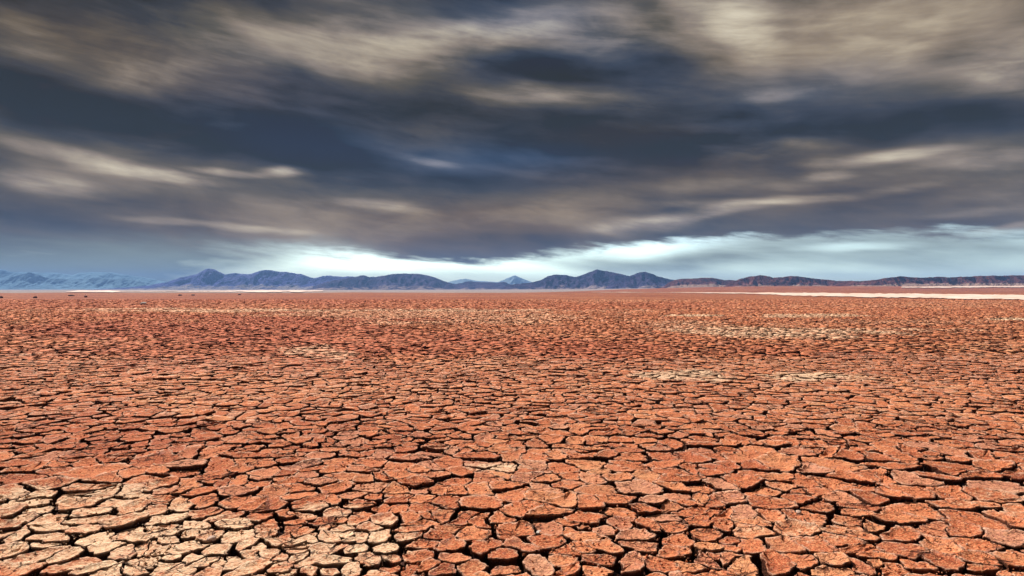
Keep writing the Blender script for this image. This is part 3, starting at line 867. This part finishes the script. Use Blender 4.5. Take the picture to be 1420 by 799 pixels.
mountain('mountain', [(-260, 380), (-160, 372), (-60, 366), (0, 372), (15, 376), (40, 377), (80, 378), (100, 381), (112, 377.5), (130, 377), (155, 377.5), (185, 382), (205, 385), (225, 390), (250, 396), (290, 402)],
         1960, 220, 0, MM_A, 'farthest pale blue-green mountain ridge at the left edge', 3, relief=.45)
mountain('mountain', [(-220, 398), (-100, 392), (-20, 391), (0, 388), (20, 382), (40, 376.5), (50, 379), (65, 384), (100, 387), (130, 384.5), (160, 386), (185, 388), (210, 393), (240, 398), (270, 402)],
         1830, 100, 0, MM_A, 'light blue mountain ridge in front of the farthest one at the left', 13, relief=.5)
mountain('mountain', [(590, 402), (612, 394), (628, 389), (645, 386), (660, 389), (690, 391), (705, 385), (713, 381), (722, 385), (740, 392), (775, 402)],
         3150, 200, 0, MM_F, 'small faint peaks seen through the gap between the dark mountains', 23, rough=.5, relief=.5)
mountain('mountain', [(120, 402), (160, 400), (190, 397.5), (210, 395), (235, 390), (245, 386), (262, 382), (275, 379), (282, 375), (289, 371), (296, 373), (304, 376), (312, 379), (325, 377.5), (340, 380), (350, 379), (360, 375), (371, 372.5),
         (385, 375), (400, 376), (415, 379), (430, 383.5), (437, 385), (447, 382), (458, 381), (475, 383), (495, 383), (520, 388), (560, 396), (590, 402)],
         1700, 190, 0, MM_B, 'blue mountain with a sharp peak and a rounded second summit, left of centre', 33, sand_low=.28)
mountain('mountain', [(425, 402), (440, 395), (460, 389), (480, 385), (503, 381), (515, 384), (530, 382), (545, 379), (575, 378.5), (590, 380), (605, 385), (618, 390), (632, 394), (640, 392), (650, 389), (668, 391), (690, 391.5), (700, 390), (706, 394), (725, 402)],
         1500, 160, 0, MM_C, 'broad humped indigo mountain with a long low tail, at the centre', 43, sand_low=.24)
mountain('mountain', [(690, 402), (705, 395), (730, 392), (750, 388), (760, 382), (768, 380), (785, 381), (798, 384), (808, 380), (818, 376), (828, 373), (840, 375), (855, 378), (870, 381), (878, 384), (892, 390), (910, 396), (930, 402)],
         1230, 120, 1, MM_C, 'dark twin-humped mountain right of centre, its second summit the highest', 53, sand_low=.24)
mountain('mountain', [(835, 400), (850, 392), (868, 384), (882, 378), (893, 375.5), (905, 379), (915, 383), (930, 386.5), (960, 389), (1000, 395), (1030, 400)],
         1120, 90, 1.5, MM_C, 'dark pointed cone of a mountain beside the twin-humped one', 63, sand_low=.24)
mountain('hill', [(915, 398), (935, 388), (950, 386), (985, 384.5), (1005, 388), (1040, 389), (1080, 392), (1130, 397)],
         850, 60, 3.5, MM_D, 'low mauve rocky hill running right from the dark cone', 73, sand_low=.55)
mountain('hill', [(1000, 398), (1015, 390), (1035, 384), (1055, 380.5), (1070, 384), (1085, 384), (1095, 382), (1120, 384.5), (1140, 387), (1165, 389), (1190, 389.5), (1240, 392), (1300, 398)],
         720, 45, 4, MM_D, 'low dark maroon hill with knobbly crest on the right', 83, sand_low=.3)
mountain('hill', [(1150, 396), (1180, 390), (1215, 388), (1235, 384), (1250, 382), (1262, 384), (1280, 384), (1300, 383), (1315, 384.5), (1340, 382.5), (1380, 381.5), (1420, 381), (1500, 379), (1620, 383), (1700, 396)],
         640, 38, 4.2, MM_D, 'long low maroon hill with sandy flanks at the right edge', 93, sand_low=.5)

# ------------------------------------------------------------------ single stones and stalks
def stone_mat(name, a, b):
    m, k = new_mat(name)
    tcn = k.new('ShaderNodeTexCoord')
    t = k.noise(tcn.outputs['Object'], 14, 4, .6)
    finish(k, k.mix(t, a, b), .85, t, .01, .6)
    return m
M_DARKST = stone_mat('dark_rock', (0.09, 0.035, 0.028), (0.20, 0.09, 0.06))
M_WHITEST = stone_mat('pale_stone', (0.55, 0.48, 0.42), (0.86, 0.80, 0.74))
M_PINKST = stone_mat('pinkish_stone', (0.42, 0.26, 0.20), (0.68, 0.50, 0.42))
M_STRAW = stone_mat('dry_straw', (0.45, 0.33, 0.20), (0.72, 0.58, 0.40))

def stone(name, X, Y, z, sx, sy, sz, mat, label, cat, seed, group=None):
    import bmesh
    bm = bmesh.new()
    bmesh.ops.create_icosphere(bm, subdivisions=3, radius=1)
    rs = random.Random(seed)
    o1, o2 = rs.uniform(0, 50), rs.uniform(0, 50)
    cuts = [(Vector((rs.gauss(0, 1), rs.gauss(0, 1), rs.gauss(0, 1))).normalized(), rs.uniform(.62, .9)) for _ in range(9)]
    for v in bm.verts:
        p = v.co.copy()
        for nn_, d_ in cuts:
            e = p.dot(nn_) - d_
            if e > 0: p -= nn_ * e * .85
        p *= 1 + .18 * (float(fbm(p.x * 2 + o1 + p.z, p.y * 2 + o2, 3, seed)) - .5)
        v.co = Vector((p.x * sx, p.y * sy, p.z * sz))
    me = bpy.data.meshes.new(name); bm.to_mesh(me); bm.free()
    me.materials.append(mat)
    o = bpy.data.objects.new(name, me); COL.objects.link(o)
    o.location = (X, Y, z); o.rotation_euler = (0, 0, rs.uniform(0, 6))
    o['label'] = label; o['category'] = cat
    if group: o['group'] = group
    return o
for q, (x, y, wpx, hpx, lb) in enumerate([
        (1, 413.6, 6, 3.2, 'dark low rock cut by the left edge of the photo, on the red plain'),
        (49, 413.6, 5, 3.4, 'small dark rock under the light blue ridge, first in from the left edge'),
        (98, 410.6, 9, 2.4, 'flat greyish mound of rock beside the left tip of the white salt band'),
        (119, 412.6, 5, 3.0, 'small dark rock just in front of the brightest part of the left salt band'),
        (250, 410.2, 6, 2.4, 'dark low rock below the left shoulder of the sharp blue peak'),
        (268, 410.0, 5, 2.2, 'dark low rock directly right of the one below the blue shoulder'),
        (332, 409.4, 5, 2.4, 'dark low rock between the sharp blue peak and the rounded summit')]):
    X, Y = px2g(x, y)
    stone('rock', X, Y, hpx / FOC * Y * .30, wpx / FOC * Y * .55, wpx / FOC * Y * .4, hpx / FOC * Y * .62, M_DARKST, lb, 'rock', 200 + q, 'dark rocks far out on the red plain')
X, Y = px2g(199, 422.6)
stone('rock', X, Y, .12, .34, .3, .14, M_WHITEST, 'single bright white stone lying far out on the red plain at the left', 'rock', 300)
X, Y = px2g(748, 736)
stone('pebble', X, Y, -.012, .020, .018, .017, M_WHITEST, 'round white pebble lodged in the crack below the big smooth central plate', 'pebble', 310, 'pale pebbles among the near plates')
X, Y = px2g(294, 749)
stone('pebble', X, Y, .010, .030, .024, .016, M_PINKST, 'pinkish white lump at the tip of an orange plate in the lower left', 'pebble', 311, 'pale pebbles among the near plates')
X, Y = px2g(1107, 712)
stone('pebble', X, Y, .008, .030, .022, .014, M_PINKST, 'flat pale lump beside a wide dark crack right of centre', 'pebble', 312, 'pale pebbles among the near plates')

def stalk(pts, r, label):
    V, F = [], []
    S_ = 6
    for k, p in enumerate(pts):
        rr = r * (1 - .5 * k / (len(pts) - 1))
        for s in range(S_):
            a = 2 * math.pi * s / S_
            V.append((p[0] + rr * math.cos(a), p[1] + rr * math.sin(a), p[2]))
    for k in range(len(pts) - 1):
        for s in range(S_):
            F.append((k * S_ + s, k * S_ + (s + 1) % S_, (k + 1) * S_ + (s + 1) % S_, (k + 1) * S_ + s))
    F.append(tuple(range(S_))[::-1]); F.append(tuple((len(pts) - 1) * S_ + s for s in range(S_)))
    o = mesh_obj('dry_stalk', V, F, M_STRAW)
    o['label'] = label; o['category'] = 'plant stalk'
X, Y = px2g(674, 748)
stalk([(X, Y, -.07), (X + .004, Y + .002, -.02), (X + .012, Y, .02), (X + .016, Y, .045)], .003, 'thin pale dry stalk sticking out of the crack above the big split plate')

# ------------------------------------------------------------------ haze
def haze():
    x0, x1, y0, y1, z0, z1 = -5200, 5200, -600, 3400, -1.4, 78
    V = [(x0, y0, z0), (x1, y0, z0), (x1, y1, z0), (x0, y1, z0), (x0, y0, z1), (x1, y0, z1), (x1, y1, z1), (x0, y1, z1)]
    F = [(0, 3, 2, 1), (4, 5, 6, 7), (0, 1, 5, 4), (1, 2, 6, 5), (2, 3, 7, 6), (3, 0, 4, 7)]
    m, k = new_mat('haze_air')
    v = k.new('ShaderNodeVolumePrincipled')
    v.inputs['Color'].default_value = (0.24, 0.47, 1.0, 1)
    v.inputs['Density'].default_value = 0.00036
    v.inputs['Anisotropy'].default_value = 0.0
    o_ = k.new('ShaderNodeOutputMaterial'); k.l.new(v.outputs[0], o_.inputs['Volume'])
    o = mesh_obj('haze', V, F, m)
    o['kind'] = 'stuff'
haze()
